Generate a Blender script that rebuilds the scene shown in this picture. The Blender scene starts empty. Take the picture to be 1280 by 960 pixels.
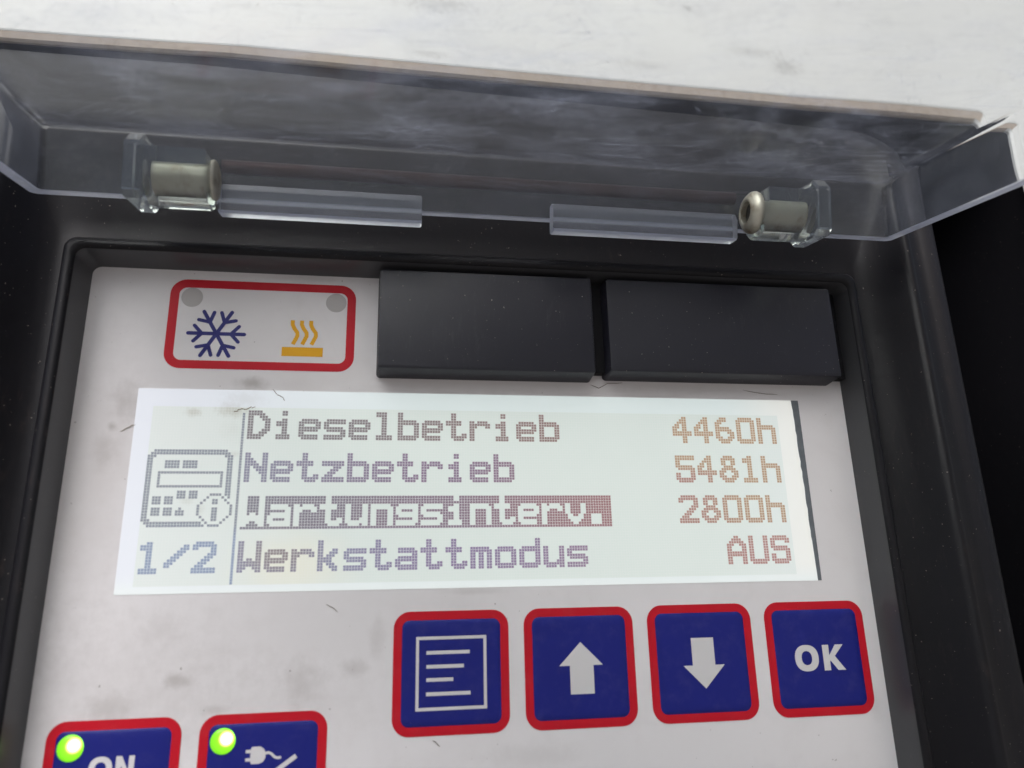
import bpy, bmesh, math, random
from mathutils import Matrix, Vector

random.seed(7)
S = 0.001                      # the panel is laid out in millimetres
scene = bpy.context.scene
COL = scene.collection
PI = math.pi


def P(x, y, h=0.0):
    """panel millimetres (x right, y down, h out of the panel) -> world metres"""
    return Vector((x * S, -h * S, -y * S))


# ------------------------------------------------------------------ camera
cam_d = bpy.data.cameras.new('camera')
cam = bpy.data.objects.new('camera', cam_d)
COL.objects.link(cam)
scene.camera = cam
right = Vector((0.98786251, -0.15369693, -0.02247033))
down = Vector((0.02131606, 0.27743097, -0.96050908))
fwd = Vector((0.15386126, 0.94837193, 0.27733986))
M = Matrix.Identity(4)
for i in range(3):
    M[i][0], M[i][1], M[i][2] = right[i], -down[i], -fwd[i]
M.translation = P(48.4206, 40.0067, 145.1251)
cam.matrix_world = M
cam_d.sensor_width = 36.0
cam_d.lens = 927.646 / 1280 * 36
cam_d.clip_start = 0.002
cam_d.clip_end = 200
cam_d.dof.use_dof = True
cam_d.dof.focus_distance = 0.158
cam_d.dof.aperture_fstop = 15.0

# ------------------------------------------------------------------ world, sun, exposure
SUN_EL, SUN_AZ = math.radians(47), math.radians(-30)     # soft sun behind haze, front left of the panel
w = bpy.data.worlds.new('World')
scene.world = w
w.use_nodes = True
nt = w.node_tree
bg = nt.nodes['Background']
sky = nt.nodes.new('ShaderNodeTexSky')
sky.sky_type = 'NISHITA'
sky.sun_disc = False
sky.sun_elevation = SUN_EL
sky.sun_rotation = PI + SUN_AZ
sky.air_density = 1.0
sky.dust_density = 2.0
sky.ozone_density = 0.6
nt.links.new(sky.outputs[0], bg.inputs[0])
bg.inputs[1].default_value = 0.05

sun_d = bpy.data.lights.new('sun', 'SUN')
sun_d.energy = 3.4
sun_d.angle = math.radians(45)
sun_d.color = (1.0, 0.955, 0.94)
sun = bpy.data.objects.new('sun', sun_d)
COL.objects.link(sun)
sdir = Vector((math.sin(SUN_AZ) * math.cos(SUN_EL), -math.cos(SUN_AZ) * math.cos(SUN_EL), math.sin(SUN_EL)))
sun.rotation_euler = sdir.to_track_quat('Z', 'Y').to_euler()

vs = scene.view_settings
vs.view_transform = 'Standard'
vs.look = 'None'
vs.gamma = 1.0
vs.exposure = 0.27
vs.use_curve_mapping = False
scene.cycles.use_denoising = True
scene.cycles.max_bounces = 11
scene.cycles.transmission_bounces = 9
scene.cycles.glossy_bounces = 6
scene.cycles.transparent_max_bounces = 12
scene.cycles.sample_clamp_indirect = 4.0


# ------------------------------------------------------------------ material helpers
class NT:
    def __init__(self, name):
        self.m = bpy.data.materials.new(name)
        self.m.use_nodes = True
        self.t = self.m.node_tree
        self.t.nodes.clear()
        self.out = self.n('ShaderNodeOutputMaterial')

    def n(self, kind, **kw):
        nd = self.t.nodes.new(kind)
        for k, v in kw.items():
            setattr(nd, k, v)
        return nd

    def put(self, sock, v):
        if hasattr(v, 'is_linked') or isinstance(v, bpy.types.NodeSocket):
            self.t.links.new(v, sock)
        else:
            if isinstance(v, (tuple, list)) and len(v) == 3 and sock.type == 'RGBA':
                v = (*v, 1)
            sock.default_value = v

    def pos(self):
        if not hasattr(self, '_pos'):
            g = self.n('ShaderNodeNewGeometry')
            v = self.n('ShaderNodeVectorMath', operation='SCALE')
            self.t.links.new(g.outputs['Position'], v.inputs[0])
            v.inputs['Scale'].default_value = 1000.0        # millimetres
            self._pos = v.outputs[0]
        return self._pos

    def xyz(self):
        if not hasattr(self, '_xyz'):
            s = self.n('ShaderNodeSeparateXYZ')
            self.t.links.new(self.pos(), s.inputs[0])
            self._xyz = (s.outputs[0], self.math('MULTIPLY', s.outputs[2], -1.0))   # panel x, panel y
        return self._xyz

    def math(self, op, a, b=0.0, c=0.0, clamp=False):
        nd = self.n('ShaderNodeMath', operation=op, use_clamp=clamp)
        self.put(nd.inputs[0], a)
        self.put(nd.inputs[1], b)
        self.put(nd.inputs[2], c)
        return nd.outputs[0]

    def ramp(self, v, a, b, c=0.0, d=1.0):
        nd = self.n('ShaderNodeMapRange', interpolation_type='SMOOTHSTEP')
        self.put(nd.inputs[0], v)
        nd.inputs[1].default_value, nd.inputs[2].default_value = a, b
        nd.inputs[3].default_value, nd.inputs[4].default_value = c, d
        return nd.outputs[0]

    def noise(self, scale, detail=3.0, rough=0.55, stretch=None, distort=0.0, offset=0.0, rot=0.0):
        v = self.pos()
        if rot:
            mr = self.n('ShaderNodeMapping')
            self.t.links.new(v, mr.inputs[0])
            mr.inputs['Rotation'].default_value = (0, 0, math.radians(rot))
            v = mr.outputs[0]
        if stretch or offset:
            mp = self.n('ShaderNodeMapping')
            self.t.links.new(v, mp.inputs[0])
            mp.inputs['Scale'].default_value = stretch or (1, 1, 1)
            mp.inputs['Location'].default_value = (offset, offset * 1.7, offset * .6)
            v = mp.outputs[0]
        nd = self.n('ShaderNodeTexNoise')
        self.t.links.new(v, nd.inputs['Vector'])
        nd.inputs['Scale'].default_value = scale
        nd.inputs['Detail'].default_value = detail
        nd.inputs['Roughness'].default_value = rough
        nd.inputs['Distortion'].default_value = distort
        return nd.outputs['Fac']

    def mix(self, f, a, b):
        nd = self.n('ShaderNodeMix', data_type='RGBA')
        self.put(nd.inputs[0], f)
        self.put(nd.inputs[6], a)
        self.put(nd.inputs[7], b)
        return nd.outputs[2]

    def spot(self, x, y, rx, ry, jag):
        """soft round patch around a panel point, its outline broken up by noise"""
        px, py = self.xyz()
        dx = self.math('DIVIDE', self.math('SUBTRACT', px, x), rx)
        dy = self.math('DIVIDE', self.math('SUBTRACT', py, y), ry)
        d = self.math('SQRT', self.math('ADD', self.math('MULTIPLY', dx, dx), self.math('MULTIPLY', dy, dy)))
        d = self.math('ADD', d, jag)
        return self.ramp(d, 0.05, 1.35, 1.0, 0.0)

    def bump(self, h, strength, dist=0.05):
        nd = self.n('ShaderNodeBump')
        nd.inputs['Strength'].default_value = strength
        nd.inputs['Distance'].default_value = dist * S
        self.put(nd.inputs['Height'], h)
        return nd.outputs[0]

    def bsdf(self, color, rough, spec=0.5, normal=None, **kw):
        b = self.n('ShaderNodeBsdfPrincipled')
        self.put(b.inputs['Base Color'], color)
        self.put(b.inputs['Roughness'], rough)
        self.put(b.inputs['Specular IOR Level'], spec)
        for k, v in kw.items():
            self.put(b.inputs[k.replace('_', ' ')], v)
        if normal is not None:
            self.t.links.new(normal, b.inputs['Normal'])
        return b.outputs[0]

    def done(self, sh):
        self.t.links.new(sh, self.out.inputs[0])
        return self.m


MAT = {}

# white membrane of the operating panel, thumbed and dusty, with shade painted in at the left
k = NT('white_membrane')
jag = k.math('MULTIPLY', k.math('SUBTRACT', k.noise(0.45, 4, .62), 0.5), 1.2)
fine = k.noise(1.6, 4, .7, offset=9)
cloud = k.ramp(k.noise(0.055, 5, .62, distort=.6), .46, .74)
cloud2 = k.ramp(k.noise(0.16, 4, .6, offset=31), .54, .82)
col = k.mix(k.math('MULTIPLY', cloud, .13), (.775, .760, .775), (.52, .47, .46))
col = k.mix(k.math('MULTIPLY', cloud2, .07), col, (.42, .37, .35))
stains_and_shade = [(2, 56, 24, 16, .20), (-6, 18, 9, 34, .16), (26, 57, 24, 8, .12), (30, 47, 34, 7, .06),  # broad patches on this line: shade at left and lower left, painted into colour
          (-1.5, 2.5, 3.2, 4.0, .34), (20.5, -1.4, 3.0, 1.4, .60), (-4.5, 12.5, 2.4, 3.4, .30),
          (1.5, 56.5, 5.0, 3.2, .34), (12.0, 52.5, 2.4, 1.5, .45), (33.0, 54.0, 4.2, 4.4, .26),
          (42.0, 51.5, 2.8, 1.6, .30), (18.5, 57.5, 2.6, .9, .26), (8.5, 44.0, 3.6, 3.0, .14),
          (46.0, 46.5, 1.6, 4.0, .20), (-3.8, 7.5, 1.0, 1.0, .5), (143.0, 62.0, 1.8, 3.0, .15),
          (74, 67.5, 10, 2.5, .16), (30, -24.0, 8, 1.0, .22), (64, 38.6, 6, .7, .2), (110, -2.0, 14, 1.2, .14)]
for (sx, sy, rx, ry, f) in stains_and_shade:
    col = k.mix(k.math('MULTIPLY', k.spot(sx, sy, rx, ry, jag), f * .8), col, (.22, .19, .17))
speck = k.ramp(k.noise(1.1, 2, .5, offset=57), .755, .80)
col = k.mix(k.math('MULTIPLY', speck, .55), col, (.12, .10, .09))
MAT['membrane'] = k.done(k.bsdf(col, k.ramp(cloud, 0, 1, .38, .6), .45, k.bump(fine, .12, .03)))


def printed(name, base, dust=.10, rough=.42):
    k = NT(name)
    d = k.ramp(k.noise(.35, 5, .65, offset=3), .45, .8)
    c = k.mix(k.math('MULTIPLY', d, dust), base, (.45, .42, .40))
    sp = k.ramp(k.noise(2.2, 2, .5, offset=17), .77, .82)
    c = k.mix(k.math('MULTIPLY', sp, .3), c, (.5, .48, .46))
    MAT[name] = k.done(k.bsdf(c, rough, .25, k.bump(k.noise(1.8, 4, .7), .12, .03)))


printed('red_print', (.53, .006, .020), .03)
printed('blue_print', (.010, .0150, .190), .03)
printed('snow_print', (.020, .022, .17), .03)
printed('amber_print', (.78, .40, .010), .03)
printed('pale_print', (.66, .65, .66), .0)
printed('grey_lens', (.50, .485, .485), .12)


def black(name, base, rough, dust, tint=(.16, .13, .115), bumpy=.25, spec=.36):
    k = NT(name)
    big = k.ramp(k.noise(.05, 5, .65, offset=5), .42, .72)
    streak = k.ramp(k.noise(.9, 4, .7, stretch=(1, 1, .25), offset=11), .5, .8)
    c = k.mix(k.math('MULTIPLY', k.math('MULTIPLY', big, streak), dust), base, tint)
    sp = k.ramp(k.noise(2.0, 2, .4, offset=23), .735, .79)
    c = k.mix(k.math('MULTIPLY', sp, .7 * min(1, dust * 3)), c, (.42, .37, .33))
    r = k.math('ADD', rough, k.math('MULTIPLY', k.math('SUBTRACT', k.noise(.4, 4, .6), .5), .08))
    n = k.bump(k.noise(3.2, 3, .6), bumpy, .05)
    MAT[name] = k.done(k.bsdf(c, r, spec, n))


black('bezel_plastic', (.0062, .0060, .0085), .46, .26, (.080, .058, .050), spec=.26)
black('wall_plastic', (.050, .051, .056), .36, .12, (.14, .12, .11), spec=.5)
black('block_plastic', (.015, .015, .023), .44, .45, (.075, .07, .075), .4)
black('recess_plastic', (.005, .005, .007), .6, .10, (.05, .04, .04), spec=.2)

# painted sheet of the housing
k = NT('housing_paint')
cl = k.ramp(k.noise(.03, 5, .6), .45, .75)
c = k.mix(k.math('MULTIPLY', cl, .10), (.80, .80, .79), (.60, .585, .56))
jag = k.math('MULTIPLY', k.math('SUBTRACT', k.noise(.9, 5, .75), .5), 3.2)
for (sx, sy, rx, ry, f) in [(58, -97, 6, 5, .55), (84, -94.5, 2.6, 1.4, .5), (64, -89, 9, 2.6, .45), (150, -82, 4, 2.4, .55),
                            (142, -85, 8, 1.4, .35), (110, -79, 9, 1.2, .3), (20, -84, 6, 1.2, .2), (60, -76, 4, 1.0, .4), (127, -95, 1.6, 1.0, .6)]:
    c = k.mix(k.math('MULTIPLY', k.spot(sx, sy, rx, ry, jag), f * .6), c, (.20, .18, .17))
sp = k.ramp(k.noise(.5, 2, .5, offset=41), .745, .78)
c = k.mix(k.math('MULTIPLY', sp, .6), c, (.10, .09, .08))
MAT['housing'] = k.done(k.bsdf(c, .4, .5, k.bump(k.noise(.6, 3, .6), .06, .05)))
k = NT('housing_edge')
c = k.mix(k.ramp(k.noise(.5, 4, .7), .45, .75), (.47, .395, .335), (.36, .30, .25))
MAT['housing_edge'] = k.done(k.bsdf(c, .7, .3))


# clear acrylic with smears of dirt on it
def acrylic(name, rough, gloss_rough, film, film_hi, scale=.07, scratch=.0, tint=(.93, .95, .94)):
    k = NT(name)
    rf = k.n('ShaderNodeBsdfRefraction')
    rf.inputs['Color'].default_value = (*tint, 1)
    rf.inputs['IOR'].default_value = 1.49
    rf.inputs['Roughness'].default_value = rough
    gl = k.n('ShaderNodeBsdfGlossy')
    gl.inputs['Roughness'].default_value = gloss_rough
    gl.inputs['Color'].default_value = (.95, .95, .95, 1)
    fr = k.n('ShaderNodeFresnel')
    fr.inputs['IOR'].default_value = 1.49
    clear = k.n('ShaderNodeMixShader')
    k.t.links.new(fr.outputs[0], clear.inputs[0])
    k.t.links.new(rf.outputs[0], clear.inputs[1])
    k.t.links.new(gl.outputs[0], clear.inputs[2])
    d = k.n('ShaderNodeBsdfDiffuse')
    d.inputs['Color'].default_value = (.64, .69, .86, 1)
    tr = k.n('ShaderNodeBsdfTranslucent')
    tr.inputs['Color'].default_value = (.64, .69, .86, 1)
    haze = k.n('ShaderNodeMixShader')
    haze.inputs[0].default_value = .5
    k.t.links.new(d.outputs[0], haze.inputs[1])
    k.t.links.new(tr.outputs[0], haze.inputs[2])
    cl = k.ramp(k.noise(scale, 6, .62, stretch=(.6, 1, 1), distort=1.0), .44, .66)
    n2 = k.noise(scale * 2.2, 4, .55, stretch=(.55, 1, 1), distort=.6, offset=13)
    cl2 = k.ramp(n2, .56, .64)
    tide = k.ramp(k.math('ABSOLUTE', k.math('SUBTRACT', n2, .56)), 0, .014, 1, 0)
    grit = k.ramp(k.noise(scale * 9, 4, .7, offset=29), .45, .75)
    f = k.math('ADD', k.math('MULTIPLY', cl, .6), k.math('ADD', k.math('MULTIPLY', cl2, .35), k.math('MULTIPLY', tide, .45)))
    f = k.math('MULTIPLY', f, k.math('ADD', .45, k.math('MULTIPLY', grit, .9)))
    if scratch:
        for (rot, lo, amt) in ((8, .63, 1.0), (38, .64, .8), (-52, .66, .7), (75, .66, .6)):
            s = k.ramp(k.noise(1.0, 2, .5, stretch=(.045, 1.3, 1), offset=77 + rot, rot=rot), lo, lo + .05)
            s = k.math('MULTIPLY', s, k.ramp(k.noise(.06, 2, .5, offset=rot), .42, .62))
            f = k.math('ADD', f, k.math('MULTIPLY', s, scratch * amt))
        px, py = k.xyz()
        for (ax, ay, slope, wd) in ((44.0, -40.5, -.9, 1.6), (70.0, -41.0, -.35, .9), (120.0, -42, .5, .7)):
            e = k.math('ADD', k.math('SUBTRACT', py, ay), k.math('MULTIPLY', k.math('SUBTRACT', px, ax), slope * .12))
            e = k.math('ADD', e, k.math('MULTIPLY', k.math('SUBTRACT', k.noise(.25, 4, .6), .5), 2.0))
            st_ = k.math('MULTIPLY', k.ramp(k.math('ABSOLUTE', e), 0, wd * .5, 1, 0), k.ramp(k.math('ABSOLUTE', k.math('SUBTRACT', px, ax)), 4, 20, 1, 0))
            f = k.math('ADD', f, k.math('MULTIPLY', st_, .7))
    f = k.math('ADD', film, k.math('MULTIPLY', f, film_hi))
    mx = k.n('ShaderNodeMixShader')
    k.put(mx.inputs[0], f)
    k.t.links.new(clear.outputs[0], mx.inputs[1])
    k.t.links.new(haze.outputs[0], mx.inputs[2])
    MAT[name] = k.done(mx.outputs[0])


acrylic('acrylic', .0, .14, .022, .19, scratch=.8)
acrylic('acrylic_wall', .0, .16, .07, .12, scratch=.6)
acrylic('acrylic_block', .03, .08, .09, .08, .3, tint=(.86, .89, .86))
acrylic('acrylic_frosted', .25, .3, .15, .10, .25)
acrylic('acrylic_rim', .15, .25, .62, .15, .3)

k = NT('zinc_metal')
c = k.mix(k.ramp(k.noise(.25, 4, .6), .45, .75), (.54, .53, .46), (.30, .25, .18))
MAT['zinc'] = k.done(k.bsdf(c, .52, .5, Metallic=.85))
k = NT('rod_metal')
MAT['rod'] = k.done(k.bsdf(k.mix(k.noise(.2, 4), (.055, .028, .026), (.13, .07, .065)), .4, .5, Metallic=.6))
k = NT('hole_dark')
MAT['hole'] = k.done(k.bsdf((.004, .004, .004), .6))

# lit display: back-lit glass, the pixel field and the pixels
def lit(name, col, base, strength, grid=0.0):
    k = NT(name)
    px, py = k.xyz()
    c = col(k, px, py)
    if grid:
        gx = k.math('FRACT', k.math('DIVIDE', k.math('SUBTRACT', px, 3.0), .527))
        gy = k.math('FRACT', k.math('DIVIDE', k.math('SUBTRACT', py, 3.5), .516))
        m = k.math('MAXIMUM', k.math('GREATER_THAN', gx, .86), k.math('GREATER_THAN', gy, .86))
        c = k.mix(k.math('MULTIPLY', m, grid), c, (1, 1, 1))
    MAT[name] = k.done(k.bsdf(base, .30, .4, Emission_Color=c, Emission_Strength=strength))


def glass_col(k, px, py):
    a = k.mix(k.ramp(px, 0, 60), (.86, .90, 1.0), (.84, .97, .95))
    a = k.mix(k.ramp(px, 116, 134), a, (1.0, 1.0, .93))
    jag = k.math('MULTIPLY', k.math('SUBTRACT', k.noise(.8, 4, .7), .5), 2.2)
    for (sx, sy, rx, ry, f) in [(19.5, 1.8, 4.2, 1.8, .22), (17.0, 3.2, 2.0, .8, .3)]:
        a = k.mix(k.math('MULTIPLY', k.spot(sx, sy, rx, ry, jag), f), a, (.34, .32, .28))
    return k.mix(k.ramp(py, 34, 38.5), a, (.92, 1.0, .98))


def field_col(k, px, py):
    a = k.mix(k.ramp(px, 0, 50), (.85, .92, .90), (.82, .94, .88))
    a = k.mix(k.ramp(px, 112, 131), a, (.88, .98, .96))
    a = k.mix(k.math('MULTIPLY', k.ramp(k.noise(.045, 3, .5, offset=4), .35, .7), .14), a, (.70, .84, .80))
    y = k.spot(30, 33.5, 11, 7, k.math('MULTIPLY', k.math('SUBTRACT', k.noise(.2, 2), .5), .6))
    a = k.mix(k.math('MULTIPLY', y, .8), a, (.99, .95, .74))
    jag = k.math('MULTIPLY', k.math('SUBTRACT', k.noise(.8, 4, .7), .5), 2.0)
    for (sx, sy, rx, ry, f) in [(17.5, 4.0, 3.2, 1.6, .6), (10.3, 4.6, 1.6, 1.0, .6), (18.5, 12.6, 1.2, .7, .35),
                                (10.6, 21.3, 1.2, .9, .30), (13.2, 23, .9, .9, .25), (18, 8, 3, 2, .12)]:
        a = k.mix(k.math('MULTIPLY', k.spot(sx, sy, rx, ry, jag), f), a, (.30, .27, .17))
    return a


def dot_col(k, px, py):
    n = k.math('MULTIPLY', k.math('SUBTRACT', k.noise(.12, 2, .5), .5), 14)
    x = k.math('ADD', px, n)
    r1 = k.mix(k.ramp(x, 30, 92), (.22, .20, .22), (.33, .19, .16))
    r2 = k.mix(k.ramp(x, 18, 60), (.26, .27, .40), (.25, .15, .29))
    r2 = k.mix(k.ramp(x, 55, 90), r2, (.33, .18, .25))
    r3 = k.mix(k.ramp(x, 18, 60), (.20, .20, .27), (.24, .15, .24))
    r3 = k.mix(k.ramp(x, 55, 95), r3, (.38, .14, .15))
    r4 = k.mix(k.ramp(x, 34, 60), (.26, .28, .46), (.27, .19, .40))
    r4 = k.mix(k.ramp(x, 60, 92), r4, (.32, .20, .35))
    a = k.mix(k.ramp(py, 9.5, 11.5), r1, r2)
    a = k.mix(k.ramp(py, 18, 20), a, r3)
    a = k.mix(k.ramp(py, 26, 28), a, r4)
    y = k.spot(27.5, 31, 8, 5, 0.0)
    a = k.mix(y, a, (.28, .24, .26))
    icon = k.mix(k.ramp(py, 25, 29), (.28, .34, .41), (.28, .40, .62))
    a = k.mix(k.ramp(px, 20.5, 19.8), a, icon)
    num = k.mix(k.ramp(py, 24, 31), (.58, .37, .19), (.54, .25, .22))
    num = k.mix(k.math('MULTIPLY', k.ramp(py, 14, 17), k.ramp(px, 122, 108)), num, (.50, .24, .18))
    return k.mix(k.ramp(px, 98, 100), a, num)


lit('lcd_glass', glass_col, (.42, .43, .44), .45)
lit('lcd_field', field_col, (.42, .44, .43), .40, grid=.5)
lit('lcd_dot', dot_col, (.13, .115, .12), .51)

k = NT('lcd_edge')
MAT['lcd_edge'] = k.done(k.bsdf(k.mix(k.noise(.6, 3), (.09, .105, .12), (.17, .19, .21)), .45))

k = NT('green_lamp')
tc = k.n('ShaderNodeTexCoord')
s = k.n('ShaderNodeSeparateXYZ')
k.t.links.new(tc.outputs['Object'], s.inputs[0])
dx = k.math('SUBTRACT', s.outputs[0], .65 * S)
dz = k.math('SUBTRACT', s.outputs[2], .45 * S)
d = k.math('MULTIPLY', k.math('SQRT', k.math('ADD', k.math('MULTIPLY', dx, dx), k.math('MULTIPLY', dz, dz))), 1000)
core = k.ramp(d, .2, 1.5, 1, 0)
colr = k.mix(core, (.28, .95, .010), (1.0, 1.0, .5))
MAT['green_lamp'] = k.done(k.bsdf((.05, .2, .02), .3, .5, Emission_Color=colr,
                                  Emission_Strength=k.math('ADD', k.ramp(d, 1.0, 2.9, 1.1, .6), k.math('MULTIPLY', core, 7.0))))

k = NT('fibre')
MAT['fibre'] = k.done(k.bsdf((.25, .20, .14), .8))
k = NT('dark_fibre')
MAT['dark_fibre'] = k.done(k.bsdf((.19, .155, .125), .8))
k = NT('ground')
c = k.mix(k.noise(.004, 5, .6), (.24, .225, .205), (.32, .30, .28))
MAT['ground'] = k.done(k.bsdf(c, .9, .3))


# ------------------------------------------------------------------ object helpers
def empty(name, loc, label=None, cat=None, group=None):
    o = bpy.data.objects.new(name, None)
    o.empty_display_size = .01
    COL.objects.link(o)
    o.location = loc
    tag(o, label, cat, group)
    return o


def tag(o, label=None, cat=None, group=None, kind=None):
    for key, v in (('label', label), ('category', cat), ('group', group), ('kind', kind)):
        if v:
            o[key] = v
    return o


def world_loc(o):
    return (world_loc(o.parent) if o.parent else Vector((0, 0, 0))) + o.location


def obj(name, bm, mat, parent=None, origin=None, smooth=False):
    """bm holds world coordinates; the object's origin is moved to `origin`"""
    bmesh.ops.recalc_face_normals(bm, faces=bm.faces[:])
    origin = origin or Vector((0, 0, 0))
    bmesh.ops.translate(bm, verts=bm.verts[:], vec=-origin)
    me = bpy.data.meshes.new(name)
    bm.to_mesh(me)
    bm.free()
    if smooth:
        me.shade_smooth()
        me.set_sharp_from_angle(angle=math.radians(38))
    for m in (mat if isinstance(mat, (list, tuple)) else [mat]):
        me.materials.append(MAT[m])
    o = bpy.data.objects.new(name, me)
    COL.objects.link(o)
    if parent:
        o.parent = parent
        o.location = origin - world_loc(parent)
    else:
        o.location = origin
    return o


def rrect(x0, y0, x1, y1, r, n=6):
    pts = []
    for cx, cy, a0 in ((x1 - r, y0 + r, -90), (x1 - r, y1 - r, 0), (x0 + r, y1 - r, 90), (x0 + r, y0 + r, 180)):
        for i in range(n + 1):
            a = math.radians(a0 + 90 * i / n)
            pts.append((cx + r * math.cos(a), cy + r * math.sin(a)))
    return pts


def loops(bm, rings, close_last=True, close_first=False):
    """rings: lists of equally many world points, bridged one to the next"""
    vs_ = [[bm.verts.new(p) for p in ring] for ring in rings]
    n = len(vs_[0])
    for a, b in zip(vs_, vs_[1:]):
        for i in range(n):
            bm.faces.new((a[i], a[(i + 1) % n], b[(i + 1) % n], b[i]))
    if close_last:
        bm.faces.new(vs_[-1])
    if close_first:
        bm.faces.new(vs_[0][::-1])
    return vs_


def poly_slab(bm, pts, h0, h1):
    loops(bm, [[P(x, y, h0) for x, y in pts], [P(x, y, h1) for x, y in pts]])


def ring_slab(bm, outer, inner, h0, h1, edge=0.0):
    a = [bm.verts.new(P(x, y, h0)) for x, y in outer]
    b = [bm.verts.new(P(x, y, h1)) for x, y in outer]
    c = [bm.verts.new(P(x, y, h1)) for x, y in inner]
    d = [bm.verts.new(P(x, y, h0)) for x, y in inner]
    n = len(a)
    for i in range(n):
        j = (i + 1) % n
        for p, q in ((a, b), (b, c), (c, d)):
            bm.faces.new((p[i], p[j], q[j], q[i]))


def stroke(bm, pts, width, h0, h1, round_caps=True):
    """one flat printed stroke along a polyline"""
    hw = width / 2
    left, right_ = [], []
    n = len(pts)
    for i, (x, y) in enumerate(pts):
        ax, ay = pts[max(0, i - 1)]
        bx, by = pts[min(n - 1, i + 1)]
        dx, dy = bx - ax, by - ay
        L = math.hypot(dx, dy) or 1
        nx, ny = -dy / L, dx / L
        left.append((x + nx * hw, y + ny * hw))
        right_.append((x - nx * hw, y - ny * hw))
    out = list(left)
    if round_caps:
        (ax, ay), (bx, by) = pts[-2], pts[-1]
        a0 = math.atan2(by - ay, bx - ax)
        out += [(bx + hw * math.cos(a0 + t), by + hw * math.sin(a0 + t)) for t in (PI / 4, 0, -PI / 4)]
    out += right_[::-1]
    if round_caps:
        (ax, ay), (bx, by) = pts[1], pts[0]
        a0 = math.atan2(by - ay, bx - ax)
        out += [(bx + hw * math.cos(a0 + t), by + hw * math.sin(a0 + t)) for t in (PI / 4, 0, -PI / 4)]
    poly_slab(bm, out, h0, h1)


def dome(bm, x, y, r, h0, rise, n=28):
    rings = []
    for f, hh in ((1.0, 0), (.97, .35), (.85, .7), (.6, .9), (.3, 1.0)):
        rings.append([P(x + r * f * math.cos(2 * PI * i / n), y + r * f * math.sin(2 * PI * i / n), h0 + rise * hh) for i in range(n)])
    loops(bm, rings)


def tube(bm, pts, r, n=6):
    rings = []
    for i, p in enumerate(pts):
        a, b = pts[max(0, i - 1)], pts[min(len(pts) - 1, i + 1)]
        d = (b - a).normalized()
        u = d.orthogonal().normalized()
        v = d.cross(u)
        rr = r * (.45 if i in (0, len(pts) - 1) else 1)
        rings.append([p + u * rr * math.cos(2 * PI * j / n) + v * rr * math.sin(2 * PI * j / n) for j in range(n)])
    loops(bm, rings, True, True)


# ------------------------------------------------------------------ setting
bm = bmesh.new()
gp = [Vector((x, y, -1.35)) for x, y in ((-40, -80), (40, -80), (40, .6), (-40, .6))]
bm.faces.new([bm.verts.new(p) for p in gp])
tag(obj('ground', bm, 'ground'), 'pale dusty ground in front of the unit', kind='structure')

# white housing sheet with its rectangular opening
CX = 67.35
OX0, OX1, OY0, OY1 = CX - 133.0, CX + 133.0, -71.7, 150.0
HF, HB = 5.4, 3.9
housing = empty('white_housing', P(CX, 150, 0), 'white painted housing sheet with dark specks around the black recess', 'housing')
bm = bmesh.new()
n = 6
op = rrect(OX0, OY0, OX1, OY1, 1.2, n)
g_ = 2.2
op_f = rrect(OX0 - g_ - .4, OY0 - g_ - .4, OX1 + g_ + .4, OY1 + g_ + .4, 1.4, n)
op_s = rrect(OX0 - g_, OY0 - g_, OX1 + g_, OY1 + g_, 1.2, n)
big = [(p[0] + (260 if p[0] > CX else -260), p[1] + (230 if p[1] > 40 else -230)) for p in op]
loops(bm, [[P(x, y, HF) for x, y in big], [P(x, y, HF) for x, y in op_f], [P(x, y, HF - .12) for x, y in op_s], [P(x, y, HF - .6) for x, y in op_s]], close_last=False)
obj('sheet', bm, 'housing', housing, P(CX, -150, HF))
bm = bmesh.new()
loops(bm, [[P(x, y, HF - .16) for x, y in rrect(OX0 - g_ + .03, OY0 - g_ + .03, OX1 + g_ - .03, OY1 + g_ - .03, 1.2, n)],
           [P(x, y, HF - .30) for x, y in rrect(OX0 - .5, OY0 - .5, OX1 + .5, OY1 + .5, 1.3, n)],
           [P(x, y, HF - .8) for x, y in op], [P(x, y, HB) for x, y in op],
           [P(x + (8 if x > CX else -8), y + (8 if y > 40 else -8), HB) for x, y in op]], close_last=False)
for f_ in bm.faces:
    c_ = f_.calc_center_median()
    if min(abs(c_.x / S - OX0), abs(c_.x / S - OX1)) < 9.5 and -c_.z / S > OY0 - .6:
        f_.material_index = 1
seal = obj('edge_seal', bm, ['housing_edge', 'housing'], housing, P(CX, OY0, HB))
seal['label'] = 'beige seal strip along the edge of the opening'
bm = bmesh.new()
rc = [[P(x, y, HB - .02) for x, y in rrect(OX0 - 2, OY0 - 2, OX1 + 2, OY1 + 2, 4, n)],
      [P(x, y, -9) for x, y in rrect(OX0 - 2, OY0 - 1, OX1 + 2, OY1 + 2, 4, n)],
      [P(x, y, -34) for x, y in rrect(OX0 + 1, OY0 + 2, OX1 - 3, OY1 - 3, 4, n)],
      [P(x, y, -38) for x, y in rrect(OX0 + 12, OY0 + 13, OX1 - 12, OY1 - 12, 4, n)]]
loops(bm, rc)
obj('recess_tub', bm, 'recess_plastic', housing, P(CX, 40, -14), smooth=True)

# ------------------------------------------------------------------ the control panel
panel = empty('control_panel', P(CX, 92, 0), 'white control panel with display and blue buttons set in a black frame', 'control panel')
PX0, PX1, PY0, PY1 = -11.0, 145.7, -24.66, 92.0

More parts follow.
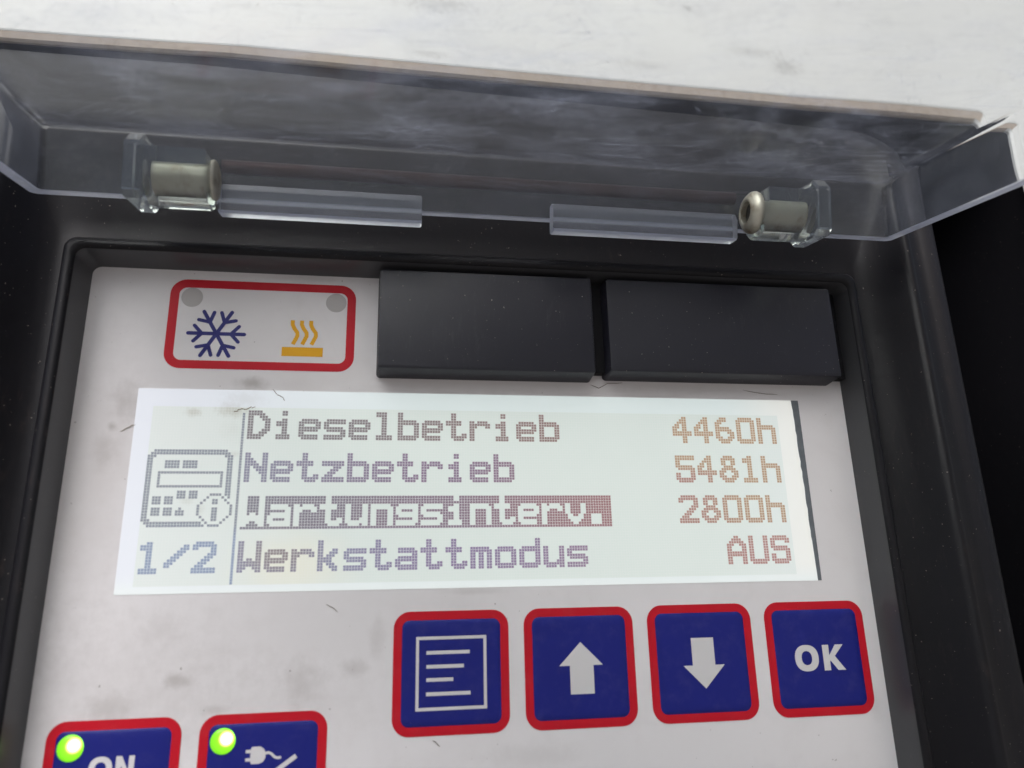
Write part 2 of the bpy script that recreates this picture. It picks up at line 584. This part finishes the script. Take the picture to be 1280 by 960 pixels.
bm = bmesh.new()
loops(bm, [[P(x, y, -1) for x, y in rrect(PX0 - .2, PY0 - .2, PX1 + .2, PY1 + .2, 1.6)],
           [P(x, y, 0) for x, y in rrect(PX0 - .2, PY0 - .2, PX1 + .2, PY1 + .2, 1.6)]])
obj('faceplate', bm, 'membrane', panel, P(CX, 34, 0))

# moulded frame: inner wall, rim, channel for the lid, ridge, outer flank
prof = [(.8, 5.0), (.93, 6.5), (1.25, 6.95), (1.7, 7.15), (2.6, 7.0), (3.2, 6.4), (3.6, 4.6), (3.9, 2.0), (4.6, .1),
        (6.2, -.5), (8.0, .1), (10.2, 1.8), (12.2, 4.0), (14.0, 6.3), (14.9, 7.5), (15.5, 8.2), (16.2, 8.5), (16.9, 8.4), (17.6, 8.0),
        (20.5, 7.5), (24.0, 7.1), (25.0, 6.7), (25.6, 5.8), (26.2, 2.0), (26.8, -6.0), (27.6, -38.5)]
def frame_ring(o_, h_):
    ot = o_ if o_ <= 6.2 else min(44.0 + o_ * .02, 6.2 + (o_ - 6.2) * 2.5)       # the frame is deeper and lower above, behind the hinge
    rad = 1.7 + o_ * .2
    out = []
    for x, y in rrect(PX0 - o_, PY0 - ot, PX1 + o_, PY1 + o_, rad, 8):
        up = max(0.0, (PY0 - ot + rad - y) / rad) if o_ > 6.2 else 0.0
        out.append(P(x, y, h_ * (1 - .5 * up) if h_ > 0 else h_))
    return out


bm = bmesh.new()
loops(bm, [frame_ring(0, -.8), frame_ring(.75, 5.9), frame_ring(.9, 6.55)], close_last=False)
obj('inner_wall', bm, 'wall_plastic', panel, P(CX, 34, 0), smooth=True)
rings = []
for o_, h_ in prof:
    rings.append(frame_ring(o_, h_))
bm = bmesh.new()
loops(bm, rings, close_last=False)
obj('bezel', bm, 'bezel_plastic', panel, P(CX, 34, 0), smooth=True)


def block(name, x0, y0, x1, y1, h, dr=.35):
    bm = bmesh.new()
    r = .5
    loops(bm, [[P(x, y, .05) for x, y in rrect(x0 - dr, y0 - dr, x1 + dr, y1 + dr, r + .3, 4)],
               [P(x, y, h - .35) for x, y in rrect(x0, y0, x1, y1, r, 4)],
               [P(x, y, h - .1) for x, y in rrect(x0 + .1, y0 + .1, x1 - .1, y1 - .1, r, 4)],
               [P(x, y, h) for x, y in rrect(x0 + .35, y0 + .35, x1 - .35, y1 - .35, r, 4)]])
    return obj(name, bm, 'block_plastic', panel, P((x0 + x1) / 2, y1, 0), smooth=True)


bm = bmesh.new()
poly_slab(bm, [(86.0, -24.6), (145.75, -24.6), (145.75, -4.6), (86.0, -4.6)], .04, 2.2)
obj('block_base', bm, 'recess_plastic', panel, P(116, -4.6, 0))
b1 = block('blanking_block', 44.7, -24.2, 88.3, -3.4, 6.0)
b1['label'] = 'narrower black blanking block beside the snowflake sign'
b2 = block('blanking_block', 91.5, -24.2, 142.5, -3.9, 6.0)
b2['label'] = 'wider black blanking block in the corner of the panel'


def mould_mark(x, y, r, parent):
    bm = bmesh.new()
    N = 24
    f = lambda rr: [(x + rr * math.cos(2 * PI * i / N), y + rr * math.sin(2 * PI * i / N)) for i in range(N)]
    ring_slab(bm, f(r), f(r - .16), 5.98, 6.025)
    obj('mould_mark', bm, 'block_plastic', parent, P(x, y, 6))


mould_mark(129.2, -7.2, 2.2, b2)
mould_mark(65.8, -8.2, 2.3, b1)

# --- heat / cool sign
bm = bmesh.new()
ring_slab(bm, rrect(3.75, -22.77, 39.85, -4.18, 3.1, 8), rrect(5.45, -21.05, 38.15, -5.85, 1.5, 8), .02, .07)
sign = obj('mode_sign', bm, 'red_print', panel, P(21.8, -4.2, 0))
sign['label'] = 'red outlined sign with blue snowflake and amber heat symbol'
bm = bmesh.new()
scx, scy, R_ = 13.1, -11.45, 5.3
for i in range(6):
    a = math.radians(60 * i)
    ux, uy = math.cos(a), math.sin(a)
    stroke(bm, [(scx + .1 * ux, scy + .1 * uy), (scx + R_ * ux, scy + R_ * uy)], .74, .02, .060 + .002 * i)
    bx, by = scx + 2.75 * ux, scy + 2.75 * uy
    for sgn in (-1, 1):
        b = a + sgn * math.radians(48)
        stroke(bm, [(bx, by), (bx + 2.2 * math.cos(b), by + 2.2 * math.sin(b))], .70, .02, .078 + .002 * sgn + .0005 * i)
obj('snowflake_symbol', bm, 'snow_print', sign, P(scx, scy, 0))
bm = bmesh.new()
poly_slab(bm, [(25.75, -9.1), (33.7, -9.1), (33.7, -7.2), (25.75, -7.2)], .02, .065)
for i in range(3):
    x = 27.55 + 1.8 * i
    pts = [(x, -14.8), (x, -13.9), (x + .35, -13.1), (x + 1.0, -12.2), (x + 1.05, -11.5), (x + .75, -10.8), (x + .25, -9.7)]
    stroke(bm, pts, .78, .02, .065, False)
obj('heat_symbol', bm, 'amber_print', sign, P(29.7, -7.2, 0))
for x, y in ((7.9, -19.0), (35.9, -18.9)):
    bm = bmesh.new()
    dome(bm, x, y, 2.05, .01, .10)
    obj('indicator_lens', bm, 'grey_lens', sign, P(x, y, 0), smooth=True)


# --- buttons
BW = 21.3


def button(x, y, label):
    bm = bmesh.new()
    t = 1.55
    loops(bm, [[P(a, b, .02) for a, b in rrect(x + t - .1, y + t - .1, x + BW - t + .1, y + BW - t + .1, 1.4, 8)],
               [P(a, b, .06) for a, b in rrect(x + t - .05, y + t - .05, x + BW - t + .05, y + BW - t + .05, 1.4, 8)],
               [P(a, b, .20) for a, b in rrect(x + t + .6, y + t + .6, x + BW - t - .6, y + BW - t - .6, 1.2, 8)],
               [P(a, b, .24) for a, b in rrect(x + t + 1.6, y + t + 1.6, x + BW - t - 1.6, y + BW - t - 1.6, .8, 8)]])
    o = obj('button', bm, 'blue_print', panel, P(x + BW / 2, y + BW, 0), smooth=True)
    o['label'] = label
    bm = bmesh.new()
    ring_slab(bm, rrect(x, y, x + BW, y + BW, 3.0, 8), rrect(x + t, y + t, x + BW - t, y + BW - t, 1.4, 8), .02, .10)
    obj('border', bm, 'red_print', o, P(x + BW / 2, y + BW, 0))
    return o


PH0, PH1 = .2, .275


def symbol(o, name, build):
    bm = bmesh.new()
    build(bm)
    return obj(name, bm, 'pale_print', o, o.location + panel.location)


BX0, BY0, BP = 48.87, 41.98, 24.23
bt = [button(BX0 + i * BP, BY0, l) for i, l in enumerate((
    'blue red-edged button with a framed list symbol', 'blue red-edged button with an up arrow',
    'blue red-edged button with a down arrow', 'blue red-edged button lettered OK'))]


def sym_menu(bm):
    q = lambda x0, y0, x1, y1: [(x0, y0), (x1, y0), (x1, y1), (x0, y1)]
    ring_slab(bm, q(53.0, 46.45, 65.95, 59.1), q(53.55, 47.0, 65.4, 58.55), PH0, PH1)
    for y, x1 in ((48.95, 62.85), (51.35, 61.75), (53.6, 59.8), (56.0, 62.95)):
        poly_slab(bm, q(54.9, y, x1, y + .62), PH0, PH1)


symbol(bt[0], 'list_symbol', sym_menu)
symbol(bt[1], 'arrow_symbol', lambda bm: poly_slab(bm, [(83.85, 48.25), (88.05, 52.4), (86.2, 52.4), (86.2, 57.4), (81.65, 57.4), (81.65, 52.4), (79.65, 52.4)], PH0, PH1))
symbol(bt[2], 'arrow_symbol', lambda bm: poly_slab(bm, [(105.85, 48.2), (110.4, 48.2), (110.4, 53.2), (112.3, 53.2), (108.15, 57.4), (103.95, 53.2), (105.85, 53.2)], PH0, PH1))


def letter_O(bm, cx, cy, rx, ry, tx, ty, n=36):
    def e(a, b, p=2.3):
        out = []
        for i in range(n):
            t = 2 * PI * i / n
            c_, s_ = math.cos(t), math.sin(t)
            out.append((cx + a * math.copysign(abs(c_) ** (2 / p), c_), cy + b * math.copysign(abs(s_) ** (2 / p), s_)))
        return out
    ring_slab(bm, e(rx, ry), e(rx - tx, ry - ty), PH0, PH1)


def letter_K(bm, x, y, w_, h):
    t = 1.35
    poly_slab(bm, [(x, y), (x + t, y), (x + t, y + h * .42), (x + w_ - 1.75, y), (x + w_ - .05, y), (x + t + 1.15, y + h * .45),
                   (x + w_, y + h), (x + w_ - 1.62, y + h), (x + t + .15, y + h * .62), (x + t, y + h * .65), (x + t, y + h), (x, y + h)], PH0, PH1)


def letter_N(bm, x, y, w_, h):
    t = .88
    poly_slab(bm, [(x, y), (x + t, y), (x + w_ - t, y + h * .62), (x + w_ - t, y), (x + w_, y), (x + w_, y + h), (x + w_ - t, y + h),
                   (x + t, y + h * .38), (x + t, y + h), (x, y + h)], PH0, PH1)


def sym_ok(bm):
    letter_O(bm, 129.55, 52.65, 2.5, 2.45, 1.4, 1.15)
    letter_K(bm, 133.05, 50.3, 4.55, 4.75)


symbol(bt[3], 'ok_lettering', sym_ok)

on_b = button(-7.76, 58.18, 'blue red-edged button lettered ON with a lit green lamp')


def sym_on(bm):
    letter_O(bm, 1.25, 65.75, 1.85, 1.95, .95, .85)
    letter_N(bm, 3.6, 63.85, 2.9, 3.8)


symbol(on_b, 'on_lettering', sym_on)
mains_b = button(16.44, 58.18, 'blue red-edged button with a plug symbol and a lit green lamp')


def sym_plug(bm):
    poly_slab(bm, [(25.3, 63.5), (26.7, 63.5), (27.3, 63.9), (27.6, 64.5), (27.6, 65.3), (27.25, 65.9), (26.6, 66.2), (25.3, 66.2),
                   (25.1, 65.75), (24.3, 65.75), (24.3, 65.25), (25.1, 65.25), (25.1, 64.45), (24.3, 64.45), (24.3, 63.95), (25.1, 63.95)], PH0, PH1)
    stroke(bm, [(27.6, 64.6), (28.1, 64.5), (28.6, 64.75), (29.1, 65.25), (29.6, 65.4), (30.2, 65.35)], .42, PH0, PH1 - .002, False)
    stroke(bm, [(32.7, 65.25), (24.5, 70.8)], .75, PH0, PH1, False)


symbol(mains_b, 'plug_symbol', sym_plug)
for o, x, y in ((on_b, -3.8, 62.3), (mains_b, 20.4, 62.4)):
    bm = bmesh.new()
    dome(bm, x, y, 2.1, .2, .5)
    obj('indicator_lamp', bm, 'green_lamp', o, P(x, y, .2), smooth=True)

# --- display
bm = bmesh.new()
loops(bm, [[P(x, y, .01) for x, y in rrect(0, 0, 135, 37.9, .15, 2)], [P(x, y, .09) for x, y in rrect(0, 0, 135, 37.9, .15, 2)]])
disp = obj('display', bm, 'lcd_glass', panel, P(67.5, 37.9, 0))
disp['label'] = 'lit monochrome text display with four German lines'
bm = bmesh.new()
poly_slab(bm, [(3.0, 3.45), (129.7, 3.45), (129.7, 36.6), (3.0, 36.6)], .03, .105)
obj('pixel_field', bm, 'lcd_field', disp, P(67.5, 36.6, 0))
bm = bmesh.new()
pts = [(135.02, .0), (135.02, 37.9)]
N = 34
for i in range(N + 1):
    f = 1 - i / N
    wdt = 1.55 * (1 - f) ** .8 * .0 + (1.55 - .75 * f)
    pts.append((135.02 - wdt + random.uniform(-.10, .10) * (1 if f < .8 else .2), 37.9 * f))
poly_slab(bm, pts, .05, .12)
obj('edge_strip', bm, 'lcd_edge', disp, P(134.5, 37.9, 0))

G = {
    'D': '#####... ######.. ##..###. ##...### ##....## ##....## ##....## ##...### ##..###. ######.. #####...',
    'i': '...##... ...##... ........ ...##... .####... .####... ...##... ...##... ...##... .#####.. .#####..',
    'e': '........ ........ ........ .######. ######## ##....## ######## #######. ##...... #######. .######.',
    's': '........ ........ ........ .####### ######## ##...... #######. .####### ......## ######## #######.',
    'l': '.####... .####... ...##... ...##... ...##... ...##... ...##... ...##... ...##... .######. .######.',
    'b': '##...... ##...... ##...... #######. ######## ##....## ##....## ##....## ##....## ######## #######.',
    't': '..##.... ..##.... ..##.... ######.. ######.. ..##.... ..##.... ..##.... ..##..## ..###### ...####.',
    'r': '........ ........ ........ ##.####. ######## ###...## ##...... ##...... ##...... ##...... ##......',
    'N': '##....## ##....## ###...## ####..## #####.## ##.##### ##..#### ##...### ##....## ##....## ##....##',
    'z': '........ ........ ........ ######## ######## ....###. ...###.. ..###... .###.... ######## ########',
    'W': '##....## ##....## ##....## ##....## ##....## ##....## ##.##.## ######## ######## ###..### ##....##',
    'k': '##...... ##...... ##...... ##...##. ##..###. ##.###.. #####... #####... ##.###.. ##..###. ##...##.',
    'a': '........ ........ ........ .######. .####### ......## .####### ######## ##....## ######## .#######',
    'm': '........ ........ ........ #######. ######## ##.##.## ##.##.## ##.##.## ##.##.## ##.##.## ##.##.##',
    'o': '........ ........ ........ .######. ######## ##....## ##....## ##....## ##....## ######## .######.',
    'd': '......## ......## ......## .####### ######## ##....## ##....## ##....## ##....## ######## .######.',
    'u': '........ ........ ........ ##....## ##....## ##....## ##....## ##....## ##...### ######## .####.##',
    'g': '........ ........ ........ .####### ######## ##....## ######## .####### ......## ######## #######.',
    'n': '........ ........ ........ #######. ######## ##....## ##....## ##....## ##....## ##....## ##....##',
    'v': '........ ........ ........ ##....## ##....## ##....## ##....## .##..##. .######. ..####.. ...##...',
    '.': '........ ........ ........ ........ ........ ........ ........ .####... .####... .####... .####...',
    'h': '##...... ##...... ##...... #######. ######## ##....## ##....## ##....## ##....## ##....## ##....##',
    '0': '.######. ######## ##....## ##....## ##....## ##....## ##....## ##....## ##....## ######## .######.',
    '1': '...##... .####... .####... ...##... ...##... ...##... ...##... ...##... ...##... .######. .######.',
    '2': '.######. ######## ##....## ......## .....### ....###. ...###.. ..###... .###.... ######## ########',
    '4': '....##.. ...###.. ..####.. .##.##.. ###.##.. ##..##.. ######## ######## ....##.. ....##.. ....##..',
    '5': '######## ######## ##...... ##...... #######. .####### ......## ##....## ##....## ######## .######.',
    '6': '..###... .####... ###..... ##...... ######.. #######. ##...### ##....## ###..### .######. ..####..',
    '8': '..####.. .######. .##..##. .##..##. ..####.. .######. ###..### ##....## ###..### .######. ..####..',
    'A': '...##... ..####.. .######. ###..### ##....## ##....## ######## ######## ##....## ##....## ##....##',
    'U': '##....## ##....## ##....## ##....## ##....## ##....## ##....## ##....## ##....## ######## .######.',
    'S': '.######. ######## ##....## ##...... #######. .####### ......## ##....## ##....## ######## .######.',
    '/': '........ ......## .....### ....###. ...###.. ..###... .###.... ###..... ##...... ........ ........',
}


def text_cells(s, c0, r0):
    out = set()
    for i, ch in enumerate(s):
        for r, row in enumerate(G[ch].split()):
            for c_, v in enumerate(row):
                if v == '#':
                    out.add((c0 + 9 * i + c_, r0 + r))
    return out


def dots(name, cells, label):
    bm = bmesh.new()
    for c_, r in sorted(cells):
        x, y = 3.0 + .527 * c_, 3.5 + .516 * r
        v = [bm.verts.new(P(x + a, y + b, .118)) for a, b in ((.02, .02), (.485, .02), (.485, .475), (.02, .475))]
        bm.faces.new(v[::-1])
    xs = [c_ for c_, r in cells]
    ys = [r for c_, r in cells]
    me_o = obj(name, bm, 'lcd_dot', disp, P(3.0 + .527 * (min(xs) + max(xs)) / 2, 3.5 + .516 * max(ys), .118))
    me_o['label'] = label
    return me_o


dots('text_line', text_cells('Dieselbetrieb', 33, 1), 'dot matrix words Dieselbetrieb on the top line')
dots('text_line', text_cells('Netzbetrieb', 33, 17), 'dot matrix word Netzbetrieb on the second line')
inv = {(c_, r) for c_ in range(33, 168) for r in range(33, 45)} - text_cells('Wartungsinterv.', 33, 33)
dots('highlighted_line', inv, 'inverted dot matrix word Wartungsinterv. on the third line')
dots('text_line', text_cells('Werkstattmodus', 33, 49), 'dot matrix word Werkstattmodus on the bottom line')
dots('value', text_cells('4460h', 195, 1), 'dot matrix value 4460h')
dots('value', text_cells('5481h', 195, 17), 'dot matrix value 5481h')
dots('value', text_cells('2800h', 195, 33), 'dot matrix value 2800h')
dots('value', text_cells('AUS', 213, 49), 'dot matrix value AUS')
dots('page_number', text_cells('1/2', 0, 49), 'dot matrix page number 1/2')
dots('divider_line', {(31, r) for r in range(2, 64)}, 'thin upright dotted line on the display')

ic = set()
ic |= {(c_, 16) for c_ in range(2, 27)} | {(c_, 17) for c_ in range(1, 28)} | {(0, 18), (1, 18), (2, 18), (26, 18), (27, 18), (28, 18)}
ic |= {(c_, r) for c_ in (0, 1) for r in range(18, 42)} | {(2, 41)} | {(c_, r) for c_ in (27, 28) for r in range(18, 33)} | {(28, 33)}
ic |= {(c_, 42) for c_ in range(1, 20)} | {(c_, 43) for c_ in range(2, 21)}
ic |= {(c_, r) for c_ in list(range(6, 11)) + list(range(12, 17)) for r in (20, 21, 22)}
ic |= {(c_, r) for c_ in range(4, 26) for r in (24, 29)} | {(c_, r) for c_ in (4, 25) for r in range(24, 30)}
for c0, r0 in ((11, 31), (15, 31), (3, 33), (7, 33), (3, 37), (7, 37)):
    ic |= {(c0 + a, r0 + b) for a in range(3) for b in range(3)}
ic |= {(12, 37)} | {(c_, r) for c_ in (11, 12, 13) for r in (38, 39)}
ic |= {(c_, r) for c_ in range(22, 26) for r in (32, 43)}
for i in range(3):
    ic |= {(21 - i, 33 + i), (26 + i, 33 + i), (19 + i, 40 + i), (28 - i, 40 + i)}
ic |= {(c_, r) for c_ in (18, 29) for r in range(36, 40)} | {(c_, r) for c_ in (23, 24) for r in (34, 35, 37, 38, 39, 40, 41)}
dots('unit_icon', ic, 'dot matrix icon of a control unit with an info mark')

# ------------------------------------------------------------------ clear flip-up lid
TILT = math.radians(11.3)
ct, st = math.cos(TILT), math.sin(TILT)
OYc, OHc = -34.4, 10.0


def Q(x, u, wv):
    """lid coordinates: u out along the lid plate, wv up from its rim"""
    return P(x, OYc + u * st - wv * ct, OHc + u * ct + wv * st)


LX0, LX1, LL, LH, LT = -19.6, 156.2, 150.0, 14.6, 2.4
lid = empty('clear_lid', Q(CX, 0, 0), 'smeared clear acrylic flip-up lid standing open above the control panel', 'lid')
# tray: outer shell, rim, inner shell, one continuous moulding
n = 5
def lrect(x0, u0, x1, u1, r, wv):
    return [Q(x, u, wv) for x, u in rrect(x0, u0, x1, u1, r, n)]
bm = bmesh.new()
o_r = 1.6
loops(bm, [lrect(LX0 + 1.2, 1.2, LX1 - 1.2, LL - 1.2, o_r, LH), lrect(LX0 + .35, .35, LX1 - .35, LL - .35, o_r, LH - .35),
           lrect(LX0, 0, LX1, LL, o_r, LH - 1.2), lrect(LX0, 0, LX1, LL, o_r, .25),
           lrect(LX0 + .25, .25, LX1 - .25, LL - .25, o_r - .2, 0),
           lrect(LX0 + LT - .2, LT - .2, LX1 - LT + .2, LL - LT + .2, .9, 0),
           lrect(LX0 + LT, LT, LX1 - LT, LL - LT, .8, .2),
           lrect(LX0 + LT, LT, LX1 - LT, LL - LT, .8, LH - LT - .8),
           lrect(LX0 + LT + .3, LT + .3, LX1 - LT - .3, LL - LT - .3, .8, LH - LT - .25),
           lrect(LX0 + LT + .9, LT + .9, LX1 - LT - .9, LL - LT - .9, .8, LH - LT)], True, True)
bm.normal_update()
bm.faces.ensure_lookup_table()
nn = len(rrect(0, 0, 1, 1, .1, n))
for f_ in bm.faces[3 * nn:6 * nn]:
    f_.material_index = 1
for f_ in bm.faces:
    if f_.material_index == 0 and (f_.calc_center_median() - Q(CX, LT / 2, LH / 2)).dot(Q(0, 1, 0) - Q(0, 0, 0)) / S ** 2 < 1.6 and f_.calc_area() > 1e-5:
        f_.material_index = 2
    if f_.material_index == 0 and abs(f_.normal.x) > .9 and f_.calc_area() > 1e-5:
        f_.material_index = 2
obj('shell', bm, ['acrylic', 'acrylic_rim', 'acrylic_wall'], lid, Q(CX, 0, 0), smooth=True)


def extrude_x(bm, prof_uw, x0, x1, bev=.25):
    cu = sum(p[0] for p in prof_uw) / len(prof_uw)
    cw = sum(p[1] for p in prof_uw) / len(prof_uw)
    def sc(f):
        return [(cu + (a - cu) * f, cw + (b - cw) * f) for a, b in prof_uw]
    f = .94
    loops(bm, [[Q(x0, a, b) for a, b in sc(f)], [Q(x0 + bev, a, b) for a, b in prof_uw],
               [Q(x1 - bev, a, b) for a, b in prof_uw], [Q(x1, a, b) for a, b in sc(f)]], True, True)


# two frosted hinge rails on the inside of the rear wall
for x0, x1 in ((15.0, 52.6), (78.5, 117.4)):
    bm = bmesh.new()
    extrude_x(bm, [(2.45, 2.6), (2.45, -2.9), (2.8, -3.3), (5.5, -3.3), (6.0, -2.9), (6.1, 1.0), (5.4, 2.2), (4.0, 2.7)], x0, x1)
    for f_ in bm.faces:
        if f_.calc_center_median().z < Q(0, 5.0, -2.9).z:
            f_.material_index = 1
    obj('hinge_rail', bm, ['acrylic_frosted', 'acrylic_rim'], lid, Q((x0 + x1) / 2, 4, -3))

bm = bmesh.new()
loops(bm, [[P(x, -42.6 + 1.4 * math.sin(2 * PI * j / 14), 9.9 + 1.4 * math.cos(2 * PI * j / 14)) for j in range(14)] for x in (14.0, 30.0, 67.0, 100.0, 120.0)], True, True)
obj('hinge_rod', bm, 'rod', panel, P(67, -42.4, 9.7), smooth=True)

# sockets, ribs and metal pins
for sgn in (-1, 1):
    mx = lambda d: CX + sgn * d
    sx0, sx1 = sorted((mx(53.0), mx(63.4)))
    cu, cw, r = 8.05, 1.9, 5.5
    prof_s = [(cu - r, 5.6)] + [(cu + r * math.cos(a), cw + r * math.sin(a)) for a in [math.radians(180 + 180 * i / 14) for i in range(15)]] + [(cu + r, 5.6)]
    bm = bmesh.new()
    extrude_x(bm, prof_s, sx0, sx1, .2)
    socket = obj('pin_socket', bm, 'acrylic_block', lid, Q((sx0 + sx1) / 2, cu, cw - r), smooth=True)
    rx0, rx1 = sorted((mx(63.5), mx(66.8)))
    bm = bmesh.new()
    extrude_x(bm, [(2.45, 8.4), (2.45, -2.4), (3.4, -3.4), (12.2, -3.4), (13.2, -2.4), (13.2, 6.6), (11.4, 8.4)], rx0, rx1, .5)
    obj('rib', bm, 'acrylic_block', lid, Q((rx0 + rx1) / 2, 8, -3))
    # tubular pin: shaft, domed flange, dark bore
    bm = bmesh.new()
    N = 28
    def circ(d, rr):
        return [Q(mx(d), cu + rr * math.cos(2 * PI * i / N), cw + rr * math.sin(2 * PI * i / N)) for i in range(N)]
    if sgn > 0:       # hollow flared end
        loops(bm, [circ(62.6, 2.2), circ(53.1, 2.2), circ(52.9, 4.2), circ(52.4, 4.35), circ(51.8, 4.2), circ(51.2, 3.6), circ(50.8, 3.0), circ(50.65, 2.55),
                   circ(50.8, 2.2), circ(54.5, 2.1)], False, True)
    else:             # plain riveted end
        loops(bm, [circ(62.6, 2.2), circ(53.1, 2.2), circ(52.9, 3.6), circ(52.5, 3.7), circ(52.2, 3.5), circ(52.0, 2.9), circ(51.9, 1.2)], True, True)
    pin = obj('hinge_pin', bm, 'zinc', lid, Q(mx(52), cu, cw), smooth=True)
    if sgn > 0:
        bm = bmesh.new()
        bm.faces.new([bm.verts.new(p) for p in circ(52.0, 2.16)])
        obj('bore', bm, 'hole', pin, Q(mx(52.6), cu, cw))

# ------------------------------------------------------------------ lint and hairs
def fibre(pts, r, mat, label, jit=.06):
    bm = bmesh.new()
    ps = [P(*p) for p in pts]
    fine = []
    for a, b in zip(ps, ps[1:]):
        for t in (0, .33, .66):
            fine.append(a.lerp(b, t) + Vector((random.uniform(-1, 1), 0, random.uniform(-1, 1))) * jit * S)
    fine.append(ps[-1])
    tube(bm, fine, r * S)
    tag(obj('lint_fibre', bm, mat, None, ps[0]), label, 'fibre', 'lint and hairs on the panel')


fibre([(156.3, 10.6, 2.1), (157.2, 9.6, 3.0), (157.8, 8.9, 3.7), (158.3, 7.4, 4.3)], .10, 'fibre', 'pale curled lint fibre caught in the channel right of the display')
fibre([(157.3, -7.5, 3.1), (157.7, -9, 3.6), (157.6, -11, 3.5)], .05, 'fibre', 'thin short lint thread high in the right frame channel')
fibre([(24.6, -.2, .16), (25.6, .9, .16), (26.6, 1.3, .16), (27.0, 2.0, .16)], .07, 'dark_fibre', 'short dark hair on the top margin of the display above Dieselbetrieb')
fibre([(17.6, 4.3, .18), (18.4, 4.0, .2), (20.2, 3.7, .2), (21.6, 3.3, .18)], .08, 'fibre', 'brown crumb of plant fibre over the first letter of Dieselbetrieb', .26)
fibre([(36.6, 40.3, .06), (37.8, 40.9, .08), (38.7, 41.7, .06)], .06, 'dark_fibre', 'brown hair on the white panel just under the display')
fibre([(88.6, -2.6, .06), (90.3, -1.9, .08), (92.3, -3.0, .08), (95.6, -3.2, .06)], .06, 'dark_fibre', 'fine dark hair under the gap between the two black blocks')
fibre([(-2.2, 8.3, .06), (-1.2, 7.7, .08), (.2, 7.2, .12)], .06, 'fibre', 'dark crumb at the left edge of the display', .2)
fibre([(122.5, -2.2, .06), (126.5, -1.5, .08), (130.5, -1.3, .06)], .05, 'dark_fibre', 'long thin hair under the wider black block')
fibre([(56.2, 64.0, .06), (56.9, 64.5, .08), (57.4, 65.1, .06)], .07, 'dark_fibre', 'small dark hair below the list button')

# the housing sits a touch out of true to the panel
a_ = math.radians(.75)
piv = P(CX, OY0, 0)
off = housing.location - piv
housing.rotation_euler = (0, -a_, 0)
housing.location = piv + Matrix.Rotation(-a_, 3, 'Y') @ off
